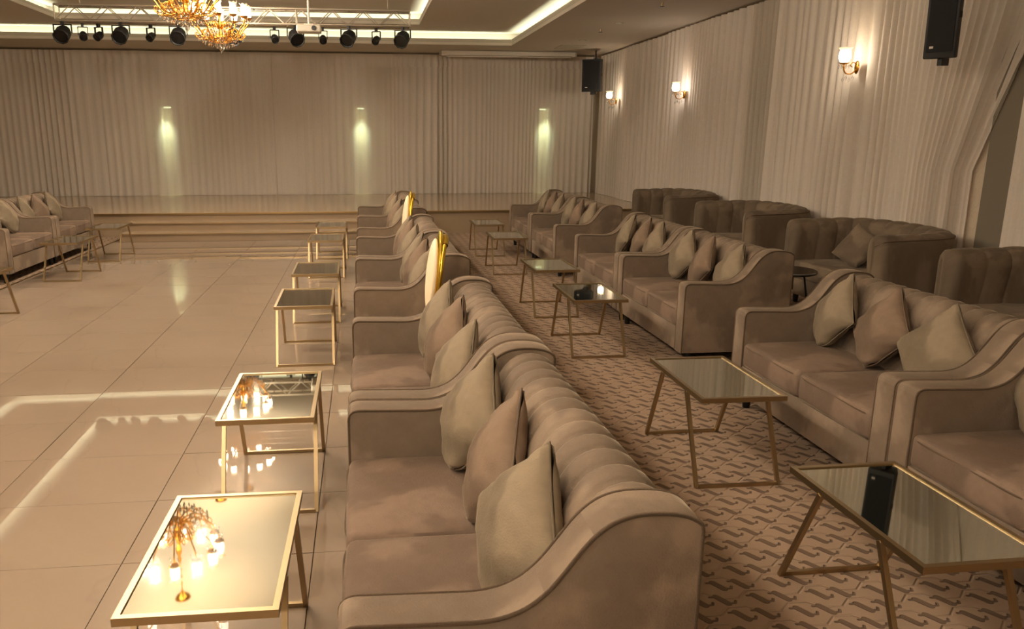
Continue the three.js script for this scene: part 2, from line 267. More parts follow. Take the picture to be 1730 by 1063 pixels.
const backGeo = (() => {
  const prof = new THREE.CatmullRomCurve3([[0.49, 0.36], [0.53, 0.52], [0.56, 0.67], [0.59, 0.765], [0.64, 0.83], [0.70, 0.853], [0.765, 0.842], [0.806, 0.80], [0.812, 0.71], [0.812, 0.42], [0.812, 0.13]].map((p) => V(p[0], p[1], 0)), false, 'centripetal').getSpacedPoints(44);
  const W = SL - 2 * ARM + 0.03, n = 12, per = 9, nx = n * per, pos = [], uv = [], idx = [];
  for (let i = 0; i <= nx; i++) for (let j = 0; j < prof.length; j++) {
    const a = prof[Math.max(0, j - 1)], b = prof[Math.min(prof.length - 1, j + 1)], tx = b.x - a.x, ty = b.y - a.y, L = Math.hypot(tx, ty), f = (i % per) / per, s = Math.abs(Math.sin(Math.PI * i / per)), t = j / (prof.length - 1);
    const fade = THREE.MathUtils.smoothstep(t, 0.02, 0.22) * (1 - THREE.MathUtils.smoothstep(t, 0.6, 0.7)), d = -0.019 * (1 - Math.pow(s, 0.36)) * fade + 0.004 * fade;
    pos.push(-W / 2 + W * i / nx, prof[j].y + d * tx / L, SD / 2 - prof[j].x + d * ty / L); uv.push(W * i / nx, t * 1.3);
  }
  const m = prof.length; for (let i = 0; i < nx; i++) for (let j = 0; j < m - 1; j++) { const a = i * m + j, b = a + m; idx.push(a, b, a + 1, b, b + 1, a + 1); }
  const g = new THREE.BufferGeometry(); g.setAttribute('position', new THREE.Float32BufferAttribute(pos, 3)); g.setAttribute('uv', new THREE.Float32BufferAttribute(uv, 2)); g.setIndex(idx); g.computeVertexNormals(); return g;
})();
const cushW = (SL - 2 * ARM) / 2 - 0.003, cushD = 0.535;
const cushGeo = puff(cushW, 0.15, cushD, 0.03, 4, 8, (v, w, h, d) => { const k = (1 - Math.pow(Math.abs(2 * v.x / w), 2.6)) * (1 - Math.pow(Math.abs(2 * v.z / d), 2.6)); if (v.y > 0) v.y += 0.016 * k; v.y += v.y > 0 ? 0.004 * (vnoise(v.x * 9 + 20, v.z * 9 + 20) - 0.5) : 0; v.z += v.z > 0 ? 0.008 * (1 - Math.pow(Math.abs(2 * v.x / w), 3)) : 0; });
const cushPiping = (() => { const w = cushW / 2 - 0.006, d = cushD / 2 - 0.004, y = 0.052, c = 0.03; const ring = [[-w + c, y, d], [0, y + 0.002, d + 0.006], [w - c, y, d], [w, y, d - c], [w, y, -d + c], [w - c, y, -d], [-w + c, y, -d], [-w, y, -d + c], [-w, y, d - c]]; return tube(ring, 0.0045, 90, 6, true); })();
const legGeo = lathe([[0.0, 0], [0.022, 0], [0.03, 0.09], [0.03, 0.118], [0, 0.118]], 12);
function makeSofa(label, group) {
  const o = thing('sofa', label, 'sofa', [0, 0, 0], 0, group);
  for (const e of [-1, 1]) { const a = part('arm', armGeo, M.sofa, o); a.position.x = e * (SL - ARM) / 2; part('piping', armPiping, M.piping, a); }
  part('base', bx(SL - 2 * ARM + 0.01, 0.178, 0.79, 0, 0.115 + 0.089, SD / 2 - 0.008 - 0.395), M.sofa, o);
  part('backrest', backGeo, M.sofa, o);
  for (const e of [-1, 1]) { const c = part('seat_cushion', cushGeo, M.seat, o); c.position.set(e * (cushW / 2 + 0.0015), 0.294 + 0.075, SD / 2 - 0.002 - cushD / 2); part('piping', cushPiping, M.piping, c); }
  for (const ex of [-1, 1]) for (const ez of [-1, 1]) { const l = part('leg', legGeo, M.black, o); l.position.set(ex * (SL / 2 - 0.075), 0.0, ez * (SD / 2 - 0.085)); }
  return o;
}
// pillow: square, standing on a corner, pressed flat where it stands and leans
function pillowGeo(seed, side = 0.37, thick = 0.155) {
  const n = 22, pos = [], uv = [], idx = [], c = Math.SQRT1_2;
  for (const f of [1, -1]) for (let j = 0; j <= n; j++) for (let i = 0; i <= n; i++) {
    const u = i / n * 2 - 1, v = j / n * 2 - 1, eu = Math.sin(u * Math.PI / 2 * 0.98), ev = Math.sin(v * Math.PI / 2 * 0.98), pin = 0.055;
    let x = side / 2 * eu * (1 - pin * (1 - ev * ev)), y = side / 2 * ev * (1 - pin * (1 - eu * eu));
    const body = Math.pow(Math.max(0, (1 - eu * eu) * (1 - ev * ev)), 0.42), wr = 0.02 * (vnoise(u * 3 + seed * 7, v * 3 + seed * 3 + f) - 0.5) * (1 - body) + 0.012 * (vnoise(u * 5 + seed, v * 5 + 30) - 0.5);
    let z = f * thick / 2 * body * (1 + 0.1 * (vnoise(u * 1.5 + seed, v * 1.5 + 50) - 0.5)) + wr * (body > 0.02 ? 1 : 0);
    let X = (x - y) * c, Y = (x + y) * c;                           // turned onto its corner
    const low = -side * c; const q = Math.max(0, (low + 0.09) - Y); Y = Y + q * 0.55; z *= 1 + q * 1.2;   // sags where it stands
    pos.push(X, Y - (low + 0.09 * 0.55), z); uv.push(x, y);
  }
  const m = n + 1; for (const k of [0, 1]) for (let j = 0; j < n; j++) for (let i = 0; i < n; i++) { const a = k * m * m + j * m + i; if (k === 0) idx.push(a, a + 1, a + m, a + 1, a + m + 1, a + m); else idx.push(a, a + m, a + 1, a + 1, a + m, a + m + 1); }
  const g = new THREE.BufferGeometry(); g.setAttribute('position', new THREE.Float32BufferAttribute(pos, 3)); g.setAttribute('uv', new THREE.Float32BufferAttribute(uv, 2)); g.setIndex(idx); return soft(g, 1.3);
}
const pillowSeam = (() => { const s = 0.37 / 2, c = Math.SQRT1_2, low = -0.37 * c, pts = []; for (const [ax, ay, bx2, by] of [[-1, -1, 1, -1], [1, -1, 1, 1], [1, 1, -1, 1], [-1, 1, -1, -1]]) for (let k = 0; k < 8; k++) { const t = k / 8, u = ax + (bx2 - ax) * t, v = ay + (by - ay) * t, eu = Math.sin(u * Math.PI / 2 * 0.98), ev = Math.sin(v * Math.PI / 2 * 0.98); const x = s * eu * (1 - 0.055 * (1 - ev * ev)), y = s * ev * (1 - 0.055 * (1 - eu * eu)); let X = (x - y) * c, Y = (x + y) * c; const q = Math.max(0, low + 0.09 - Y); Y += q * 0.55; pts.push([X, Y - (low + 0.09 * 0.55), 0]); } return tube(pts, 0.004, 120, 5, true); })();
const pillowShapes = [1, 2, 3, 4].map((s) => pillowGeo(s));
const ORD = ['', 'first', 'second', 'third', 'fourth', 'fifth', 'sixth'];
const ROWS = {
  M: { x: -0.08, face: -1, start: [1.49, 2.99, 5.31, 6.81, 9.02, 10.52], where: 'in the row between tiles and carpet', short: 'between tiles and carpet' },
  R: { x: 2.31, face: -1, start: [1.49, 2.99, 5.26, 6.76, 9.1, 10.6], where: 'in the row before the curved booths', short: 'before the curved booths' },
  L: { x: -4.09, face: 1, start: [9.33, 10.83], where: 'in the row across the tiled floor', short: 'across the tiled floor' },
};
let firstSofa = null;
const pr = rng(31);
for (const [key, row] of Object.entries(ROWS)) row.start.forEach((d, i) => {
  const n = row.start.length - i, cx = row.x - row.face * SD / 2, cd = d + SL / 2, turn = row.face * QT, pos = [cx, 0.004, -cd];
  const label = `brown velvet channel back sofa, ${ORD[n]} from the stage ${row.where}`, group = 'channel back sofas ' + row.where;
  if (!firstSofa) { firstSofa = makeSofa(label, group); firstSofa.position.set(...pos); firstSofa.rotation.y = turn; } else dup(firstSofa, pos, turn, label, group);
  // three pillows on each sofa, standing on their corners
  [[0.45, 'stage side', 'beige', M.pillowLight], [0.03, 'middle', 'brown', M.pillowBrown], [-0.42, 'farthest from stage', 'beige', M.pillowLight]].forEach(([off, which, col, mat], k) => {
    const lean = 0.36 + 0.08 * (pr() - 0.5), yaw = (pr() - 0.5) * 0.3 + (key === 'M' ? 0.12 : key === 'R' ? -0.08 : 0.1), roll = (pr() - 0.5) * 0.18, o = new THREE.Group(); o.name = numbered('throw_pillow'); scene.add(o);
    part('cover', pillowShapes[(i + k * 2 + (key === 'R' ? 1 : 0)) % 4], mat, o); part('seam', pillowSeam, mat, o);
    o.position.set(row.x - row.face * (0.40 + 0.03 * (pr() - 0.5)), 0.452, -(cd + off + 0.04 * (pr() - 0.5))); o.rotation.set(0, turn + yaw, 0); o.rotateX(-lean); o.rotateZ(roll);
    tag(o, `${col} pillow, ${which}, on ${ORD[n]} sofa from the stage ${row.short}`, 'pillow', 'pillows on the sofas ' + row.short);
  });
});

// ---------------------------------------------------------------- mirror tables
{
  const W = 0.43, L = 0.71, H = 0.46;
  let proto = null;
  const make = () => {
    const o = thing('side_table', '', 'table');
    const rim = [bx(0.018, 0.024, L, -W / 2 + 0.009, H - 0.012, 0), bx(0.018, 0.024, L, W / 2 - 0.009, H - 0.012, 0), bx(W - 0.036, 0.024, 0.018, 0, H - 0.012, L / 2 - 0.009), bx(W - 0.036, 0.024, 0.018, 0, H - 0.012, -L / 2 + 0.009)];
    part('rim', merge(rim), M.gold, o); part('mirror_top', bx(W - 0.036, 0.008, L - 0.036, 0, H - 0.009, 0), M.mirror, o);
    for (const e of [-1, 1]) {
      for (const s of [-1, 1]) part('leg', bar([s * (W / 2 - 0.006), H - 0.022, e * 0.16], [s * (W / 2 - 0.006), 0.0, e * 0.355], 0.018), M.gold, o);
      part('foot_bar', bx(W - 0.02, 0.016, 0.016, 0, 0.008, e * 0.355), M.gold, o);
    }
    return o;
  };
  const spots = [];
  for (const [key, x, list] of [['M', -0.458, [2.21, 3.65, 6.0, 7.38, 9.72, 11.2]], ['R', 1.805, [2.2, 3.68, 5.96, 7.33, 9.68, 11.2]], ['L', -3.565, [7.38, 9.82, 11.32]]])
    list.forEach((d, i) => spots.push([key, x, d, list.length - i]));
  const r = rng(77);
  for (const [key, x, d, n] of spots) {
    const label = `mirror topped gold frame table, ${ORD[n]} from the stage ${{ M: 'on the tiles', R: 'on the carpet aisle', L: 'before the row across the tiles' }[key]}`;
    const pos = [x + (r() - 0.5) * 0.01, key === 'R' ? 0.005 : 0.001, -d], turn = (r() - 0.5) * 0.03, group = 'mirror topped tables';
    if (!proto) { proto = make(); tag(proto, label, 'table', group); proto.position.set(...pos); proto.rotation.y = turn; } else dup(proto, pos, turn, label, group);
  }
}
// banquet chairs standing in the gaps of the middle row
{
  const make = () => {
    const o = thing('banquet_chair', '', 'chair');
    part('seat', puff(0.44, 0.07, 0.42, 0.03, 3, 4).translate(0, 0.43, 0.02), M.cream, o);
    const b = part('back_pad', soft(boxUV((() => { const g = new THREE.SphereGeometry(1, 28, 20); g.scale(0.2, 0.25, 0.04); return g; })()), 1.2), M.cream, o); b.position.set(0, 0.79, -0.215); b.rotation.x = -0.1;
    for (const e of [-1, 1]) part('back_post', tube([[e * 0.19, 0.44, -0.2], [e * 0.21, 0.68, -0.235], [e * 0.2, 0.88, -0.26], [e * 0.12, 1.02, -0.29]], 0.014, 24, 8), M.brightGold, o);
    part('top_rail', tube([[-0.13, 1.01, -0.288], [-0.06, 1.04, -0.3], [0, 1.05, -0.303], [0.06, 1.04, -0.3], [0.13, 1.01, -0.288]], 0.02, 20, 8), M.brightGold, o);
    const plate = part('back_plate', soft(boxUV(new THREE.SphereGeometry(1, 28, 20).scale(0.2, 0.285, 0.042)), 1.2), M.brightGold, o); plate.position.set(0, 0.81, -0.245); plate.rotation.x = -0.1;
    for (const ex of [-1, 1]) for (const ez of [-1, 1]) part('leg', bar([ex * 0.19, 0.45, ez * 0.18 + 0.01], [ex * 0.2, 0, ez * 0.21], 0.022), M.brightGold, o);
    return o;
  };
  const c = make(); tag(c, 'cream padded gold framed chair in the wide gap of the row, nearer the stage', 'chair', 'cream and gold chairs'); c.position.set(0.26, 0.006, -8.68); c.rotation.y = -QT;
  dup(c, [0.22, 0.006, -4.92], -QT - 0.02, 'cream padded gold framed chair in the wide gap of the row, farther from the stage', 'cream and gold chairs');
}
// ---------------------------------------------------------------- curved booths along the sconce wall
{
  const path = []; for (let k = 0; k <= 8; k++) path.push([-0.67, 0.37 - 0.37 * k / 8]); for (let k = 1; k < 40; k++) { const a = Math.PI * k / 40, n = 0.8; path.push([-0.67 * Math.sign(Math.cos(a)) * Math.pow(Math.abs(Math.cos(a)), n), -0.42 * Math.pow(Math.sin(a), n)]); } for (let k = 0; k <= 8; k++) path.push([0.67, 0.37 * k / 8]);
  const curve = new THREE.CatmullRomCurve3(path.map((p) => V(p[0], 0, p[1])), false, 'centripetal'), N = 260, pts = curve.getSpacedPoints(N), LEN = curve.getLength();
  const prof = [[-0.10, 0.10], [-0.11, 0.3], [-0.11, 0.6], [-0.112, 0.76], [-0.10, 0.815], [-0.07, 0.848], [-0.02, 0.862], [0.04, 0.856], [0.085, 0.83], [0.112, 0.785], [0.118, 0.72], [0.10, 0.6], [0.085, 0.48], [0.08, 0.36]];
  const pos = [], uv = [], idx = [], m = prof.length;
  const rows = []; for (const q of [0, 0.02, 0.045, 0.07]) rows.push([0, q]); for (let i = 1; i < N; i++) rows.push([i, 1]); for (const q of [0.07, 0.045, 0.02, 0]) rows.push([N, q]);
  rows.forEach(([i, q]) => {
    const p = pts[i], t = curve.getTangentAt(i / N), nx = -t.z, nz = t.x;   // points to the inside
    const inset = q === 1 ? 0 : 0.07 - q, capR = q === 1 ? 1 : Math.sqrt(Math.max(0, 1 - (inset / 0.07) ** 2)), push = (i === 0 ? -1 : i === N ? 1 : 0) * (q === 1 ? 0 : 0.07 * (inset / 0.07));
    const dist = LEN * i / N, s = Math.abs(Math.sin(Math.PI * dist / 0.2)), groove = i > 6 && i < N - 6 ? -0.014 * (1 - Math.pow(s, 0.4)) : 0;
    prof.forEach(([o, h], j) => {
      const inner = j >= 5 ? 1 : 0, k = q === 1 ? 1 : 0.25 + 0.75 * capR, oo = o * k + (inner ? groove * (j > 6 ? -1 : 0) * -1 : 0), hh = 0.10 + (h - 0.10) * (q === 1 ? 1 : 0.93 + 0.07 * capR) + (inner ? groove * (j < 10 ? 1 : 0) : 0) + 0.02 * Math.sin(Math.PI * i / N);
      pos.push(p.x + nx * -oo * -1 + t.x * push, hh, p.z + nz * oo + t.z * push); uv.push(dist, j * 0.09);
    });
  });
  for (let i = 0; i < rows.length - 1; i++) for (let j = 0; j < m - 1; j++) { const a = i * m + j, b = a + m; idx.push(a, a + 1, b, b, a + 1, b + 1); }
  for (const r of [0, rows.length - 1]) for (let j = 0; j < m / 2 - 1; j++) { const a = r * m + j, b = r * m + m - 1 - j; idx.push(a, b, a + 1, a + 1, b, b - 1); }
  const shell = new THREE.BufferGeometry(); shell.setAttribute('position', new THREE.Float32BufferAttribute(pos, 3)); shell.setAttribute('uv', new THREE.Float32BufferAttribute(uv, 2)); shell.setIndex(idx); const shellG = soft(shell, 0.9);
  const inner = new THREE.Shape(); pts.forEach((p, i) => { if (i % 4) return; const t = curve.getTangentAt(i / N), x = p.x - t.z * 0.07, z = p.z + t.x * 0.07; i ? inner.lineTo(x, -z) : inner.moveTo(x, -z); }); inner.lineTo(0.59, -0.38); inner.quadraticCurveTo(0, -0.33, -0.59, -0.38); inner.closePath();
  const seatG = soft(boxUV(new THREE.ExtrudeGeometry(inner, { depth: 0.13, bevelEnabled: true, bevelSize: 0.02, bevelThickness: 0.025, bevelSegments: 4, curveSegments: 20 }).rotateX(-Math.PI / 2).translate(0, 0.295, 0)), 0.6);
  const baseG = soft(boxUV(new THREE.ExtrudeGeometry(inner, { depth: 0.19, bevelEnabled: false, curveSegments: 20 }).rotateX(-Math.PI / 2).translate(0, 0.1, 0)), 0.6);
  const edge = (j, lift) => tube(rows.map(([i], k) => [k, i]).filter(([k]) => k % 6 === 0 || k === rows.length - 1).map(([k]) => { const a = (k * m + j) * 3; return [pos[a], pos[a + 1] + lift, pos[a + 2]]; }), 0.006, 160, 6);
  const pipeG = edge(4, 0.002);
  let proto = null;
  [[11.5, 'first'], [9.08, 'second'], [6.8, 'third'], [4.62, 'fourth']].forEach(([d, n]) => {
    const label = `brown velvet curved tub booth, ${n} from the stage along the sconce wall`, pos3 = [4.79, 0.004, -d];
    if (proto) return dup(proto, pos3, -QT, label, 'curved velvet booths');
    proto = thing('curved_booth', label, 'sofa', pos3, -QT, 'curved velvet booths');
    const s = part('backrest', shellG, M.booth, proto); part('piping', pipeG, M.piping, s); part('seat', seatG, M.booth, proto); part('base', baseG, M.booth, proto);
    for (const [x, z] of [[-0.64, 0.31], [0.64, 0.31], [-0.4, -0.32], [0.4, -0.32]]) { const l = part('leg', legGeo, M.black, proto); l.position.set(x, 0, z); l.scale.y = 0.95; }
  });
  const o = new THREE.Group(); o.name = numbered('throw_pillow'); scene.add(o); part('cover', pillowShapes[1], M.booth, o); part('seam', pillowSeam, M.booth, o);
  o.position.set(4.72, 0.458, -6.86); o.rotation.y = -QT + 0.35; o.rotateX(-0.45); o.rotateZ(0.35); tag(o, 'brown pillow leaning inside the curved booth third from the stage', 'pillow');
  const t = thing('round_table', 'small dark round table before the curved booth third from the stage', 'table', [3.92, 0.005, -6.72]);
  part('table_top', lathe([[0, 0.445], [0.27, 0.445], [0.28, 0.452], [0.28, 0.463], [0.272, 0.47], [0, 0.47]], 40), M.darkGlass, t);
  for (let k = 0; k < 3; k++) { const a = k * 2.094 + 0.4; part('leg', rod([Math.cos(a) * 0.16, 0.446, Math.sin(a) * 0.16], [Math.cos(a) * 0.24, 0, Math.sin(a) * 0.24], 0.009), M.black, t); }
}
// ---------------------------------------------------------------- chandeliers
{
  const NA = 12, make = () => {
    const o = thing('chandelier', '', 'chandelier');   // base of the group at the ceiling, everything hangs below
    const G = M.chandelierGold;
    part('canopy', lathe([[0, -0.07], [0.02, -0.07], [0.03, -0.05], [0.06, -0.035], [0.075, -0.01], [0.08, 0], [0, 0]], 28), G, o);
    part('chain', merge([rod([0, -0.06, 0], [0, -0.44, 0], 0.005), ...Array.from({ length: 9 }, (_, k) => ni(new THREE.TorusGeometry(0.013, 0.003, 5, 10)).rotateY(k % 2 * QT).translate(0, -0.09 - k * 0.04, 0))]), G, o);
    part('column', lathe([[0, -0.42], [0.012, -0.42], [0.02, -0.45], [0.012, -0.48], [0.028, -0.53], [0.03, -0.57], [0.014, -0.61], [0.018, -0.66], [0.035, -0.7], [0.03, -0.74], [0.016, -0.78], [0.03, -0.83], [0.06, -0.87], [0.05, -0.91], [0.02, -0.93], [0, -0.94]], 24), G, o);
    const armG = tube([[0.03, -0.84, 0], [0.09, -0.885, 0], [0.17, -0.9, 0], [0.26, -0.86, 0], [0.33, -0.76, 0], [0.385, -0.7, 0], [0.40, -0.66, 0], [0.40, -0.625, 0]], 0.009, 40, 7);
    const curlG = merge([tube([[0.1, -0.89, 0], [0.15, -0.8, 0], [0.2, -0.76, 0], [0.245, -0.79, 0], [0.23, -0.83, 0], [0.205, -0.81, 0]], 0.006, 28, 6), tube([[0.03, -0.76, 0], [0.08, -0.68, 0], [0.14, -0.67, 0], [0.165, -0.72, 0], [0.13, -0.74, 0]], 0.006, 24, 6), tube([[0.2, -0.9, 0], [0.29, -0.9, 0], [0.345, -0.85, 0], [0.33, -0.81, 0], [0.305, -0.825, 0]], 0.006, 24, 6)]);
    const cupG = lathe([[0, -0.635], [0.03, -0.63], [0.05, -0.612], [0.056, -0.6], [0.05, -0.598], [0.03, -0.61], [0, -0.615]], 16).translate(0.40, 0, 0);
    const shadeG = lathe([[0.018, -0.612], [0.032, -0.6], [0.044, -0.57], [0.047, -0.53], [0.041, -0.49], [0.038, -0.475], [0.034, -0.475], [0.037, -0.5], [0.042, -0.53], [0.038, -0.57], [0.018, -0.6]], 18).translate(0.40, 0, 0);
    const rimG = (() => { const g = new THREE.LatheGeometry([[0.038, -0.476], [0.043, -0.46], [0.053, -0.446], [0.058, -0.44]].map((p) => new THREE.Vector2(...p)), 36), p = g.attributes.position; for (let i = 0; i < p.count; i++) { const a = Math.atan2(p.getZ(i), p.getX(i)), k = (p.getY(i) + 0.476) / 0.036, s = 1 + 0.1 * k * Math.sin(a * 6); p.setXYZ(i, p.getX(i) * s, p.getY(i) + 0.006 * k * Math.sin(a * 6), p.getZ(i) * s); } return ni(g.translate(0.40, 0, 0)); })();
    for (let k = 0; k < NA; k++) {
      const t = k / NA * Math.PI * 2 + 0.13, a = part('arm', armG, G, o); a.rotation.y = t; part('cup', cupG, G, a);
      const c = part('scroll', curlG, G, o); c.rotation.y = t + 0.26 * (k % 2); const s = part('glass_shade', shadeG, M.glow, o); s.rotation.y = t; part('ruffled_rim', rimG, M.rimGlass, s);
    }
    // crystal: drops under every cup, strings under the basket, a finial ball
    const r = rng(64), drop = (s) => { const g = new THREE.OctahedronGeometry(1, 0); g.scale(0.38 * s, s, 0.38 * s); return ni(g); }, bead = ni(new THREE.IcosahedronGeometry(1, 0)), list = [];
    for (let k = 0; k < NA; k++) { const t = -(k / NA * Math.PI * 2 + 0.13); for (let q = 0; q < 4; q++) { const a = q * QT + 0.6, x = 0.40 + 0.05 * Math.cos(a), z = 0.05 * Math.sin(a); for (const [s, y] of [[0.008, -0.622], [0.02, -0.65]]) { const g = (y < -0.63 ? drop(s) : bead.clone().scale(s, s, s)).translate(x, y - 0.012 * (q % 2), z); list.push(g.rotateY(-t)); } } }
    for (const [rad, y, n, s] of [[0.31, -0.9, 24, 0.024], [0.25, -0.935, 22, 0.026], [0.18, -0.965, 18, 0.028], [0.11, -0.985, 12, 0.03], [0.05, -0.99, 6, 0.032]]) for (let k = 0; k < n; k++) { const a = k / n * Math.PI * 2 + r(); list.push(drop(s * (0.85 + 0.4 * r())).translate(Math.cos(a) * rad, y - 0.01 * r(), Math.sin(a) * rad)); list.push(bead.clone().scale(0.008, 0.008, 0.008).translate(Math.cos(a) * rad, y + 0.035, Math.sin(a) * rad)); }
    for (let k = 0; k < 3; k++) { const a = k * 2.1; list.push(drop(0.035).translate(Math.cos(a) * 0.022, -1.03, Math.sin(a) * 0.022)); } list.push(drop(0.04).translate(0, -1.06, 0));
    const cr = part('crystal_drops', merge(list), M.crystal, o); cr.userData.kind = 'stuff';
    const cage = [0.31, 0.25, 0.18, 0.11].map((rad, k) => ni(new THREE.TorusGeometry(rad, 0.005, 5, 40)).rotateX(QT).translate(0, [-0.865, -0.9, -0.925, -0.945][k], 0)); part('basket_rings', merge(cage), G, o);
    return o;
  };
  let proto = null; const names = ['first', 'second', 'third', 'fourth', 'fifth', 'sixth', 'seventh', 'eighth'];
  [12.0, 9.74, 7.48, 5.22, 2.96, 0.7, -1.56, -3.82].forEach((d, i) => {
    const label = `gold crystal chandelier with lit glass shades, ${names[i]} from the stage`, pos = [-1.98, INN.h, -d];
    const o = proto ? dup(proto, pos, 0, label, 'crystal chandeliers') : (proto = make()); if (i === 0) { tag(o, label, 'chandelier', 'crystal chandeliers'); o.position.set(...pos); }
    const bulb = (k, l) => { const t = k / NA * Math.PI * 2 + 0.13; l.position.set(-1.98 + 0.40 * Math.cos(t), INN.h - 0.53, -d - 0.40 * Math.sin(t)); l.castShadow = true; l.shadow.radius = 2.2; l.name = 'chandelier_bulb'; scene.add(l); if (l.target) { l.target.position.copy(l.position).y -= 1; scene.add(l.target); } };
    for (const k of [1, 4, 7, 10]) bulb(k, new THREE.SpotLight(WARM, CHANDELIER_POWER, 0, 1.5, 0.6));   // most light leaves downwards, past the gold cups
    for (const k of [2, 8]) bulb(k, new THREE.PointLight(WARM, CHANDELIER_POWER * 0.9));
  });
}
// ---------------------------------------------------------------- wall sconces on the right, hidden downlights behind the stage curtain
{
  const make = () => {
    const o = thing('wall_sconce', '', 'wall lamp'); const G = M.chandelierGold;   // hangs on the wall behind it (+x), sticks out along -x
    part('backplate', soft(boxUV(new THREE.SphereGeometry(1, 16, 12).scale(0.012, 0.07, 0.04)), 1), G, o);
    part('arm', tube([[0, -0.02, 0], [-0.05, -0.07, 0], [-0.1, -0.06, 0], [-0.12, 0, 0], [-0.12, 0.03, 0]], 0.007, 28, 6), G, o); part('scroll', tube([[0, 0.03, 0], [-0.04, 0.05, 0], [-0.06, 0.02, 0], [-0.04, 0, 0]], 0.005, 20, 6), G, o);
    part('cup', lathe([[0, 0.025], [0.03, 0.03], [0.045, 0.045], [0, 0.045]], 16).translate(-0.12, 0, 0), G, o);
    const s = part('glass_shade', lathe([[0.02, 0.046], [0.04, 0.06], [0.053, 0.1], [0.05, 0.14], [0.044, 0.17], [0.04, 0.17], [0.045, 0.14], [0.048, 0.1], [0.036, 0.065], [0.02, 0.055]], 20).translate(-0.12, 0, 0), M.glow, o);
    part('ruffled_rim', lathe([[0.043, 0.17], [0.05, 0.185], [0.062, 0.2]], 24).translate(-0.12, 0, 0), M.rimGlass, s);
    const list = []; for (let k = 0; k < 8; k++) { const a = k * 0.785; list.push(ni(new THREE.OctahedronGeometry(1, 0)).scale(0.009, 0.024, 0.009).translate(-0.12 + 0.045 * Math.cos(a), 0.005, 0.045 * Math.sin(a))); } for (let k = 0; k < 4; k++) list.push(ni(new THREE.OctahedronGeometry(1, 0)).scale(0.011, 0.03, 0.011).translate(-0.03 - 0.03 * k, -0.11 - 0.02 * (k % 2), 0));
    part('crystal_drops', merge(list), M.crystal, o).userData.kind = 'stuff';
    return o;
  };
  let proto = null;
  [[16.25, 2.42, 'beside the corner speaker above the stage'], [12.72, 2.37, 'above the booth first from the stage'], [8.14, 2.42, 'between the door and the large speaker']].forEach(([d, y, where], i) => {
    const label = `lit glass wall sconce with gold arm and crystals ${where}`, pos = [5.33, y, -d], o = proto ? dup(proto, pos, 0, label, 'wall sconces') : (proto = make()); tag(o, label, 'wall lamp', 'wall sconces'); o.position.set(...pos); o.scale.x = 1.25;
    const l = new THREE.PointLight(i === 1 ? new THREE.Color().setRGB(1, 0.9, 0.85) : WARM, SCONCE_POWER); l.position.set(pos[0] - 0.15, y + 0.11, pos[2]); l.castShadow = true; l.shadow.radius = 1; l.name = 'sconce_bulb'; scene.add(l);
  });
  [[-4.2, 'above the far row of sofas'], [0.0, 'in the middle'], [4.17, 'near the corner speaker']].forEach(([x, where]) => {
    const o = thing('wall_downlight', `pale green wall light glowing through the stage curtain ${where}`, 'wall lamp', [x, 2.28, -18.0], 0, 'lights behind the stage curtain');
    part('housing', bx(0.26, 0.05, 0.26, 0, 0.06, -0.01), M.white, o); part('lens', bx(0.14, 0.024, 0.08, 0, 0.02, 0.0), M.spotGlow, o);
    for (const e of [-1, 1]) part('side_fin', bx(0.02, 1.5, 0.26, e * 0.12, -0.7, 0.0), M.white, o);
    const l = new THREE.SpotLight(SPOT, SPOT_POWER, 0, 0.6, 0.9); l.position.set(x, 2.28, -17.97); l.target.position.set(x, 1.0, -17.9); scene.add(l, l.target); l.castShadow = true; l.shadow.radius = 2; l.name = 'downlight_beam';
  });
}
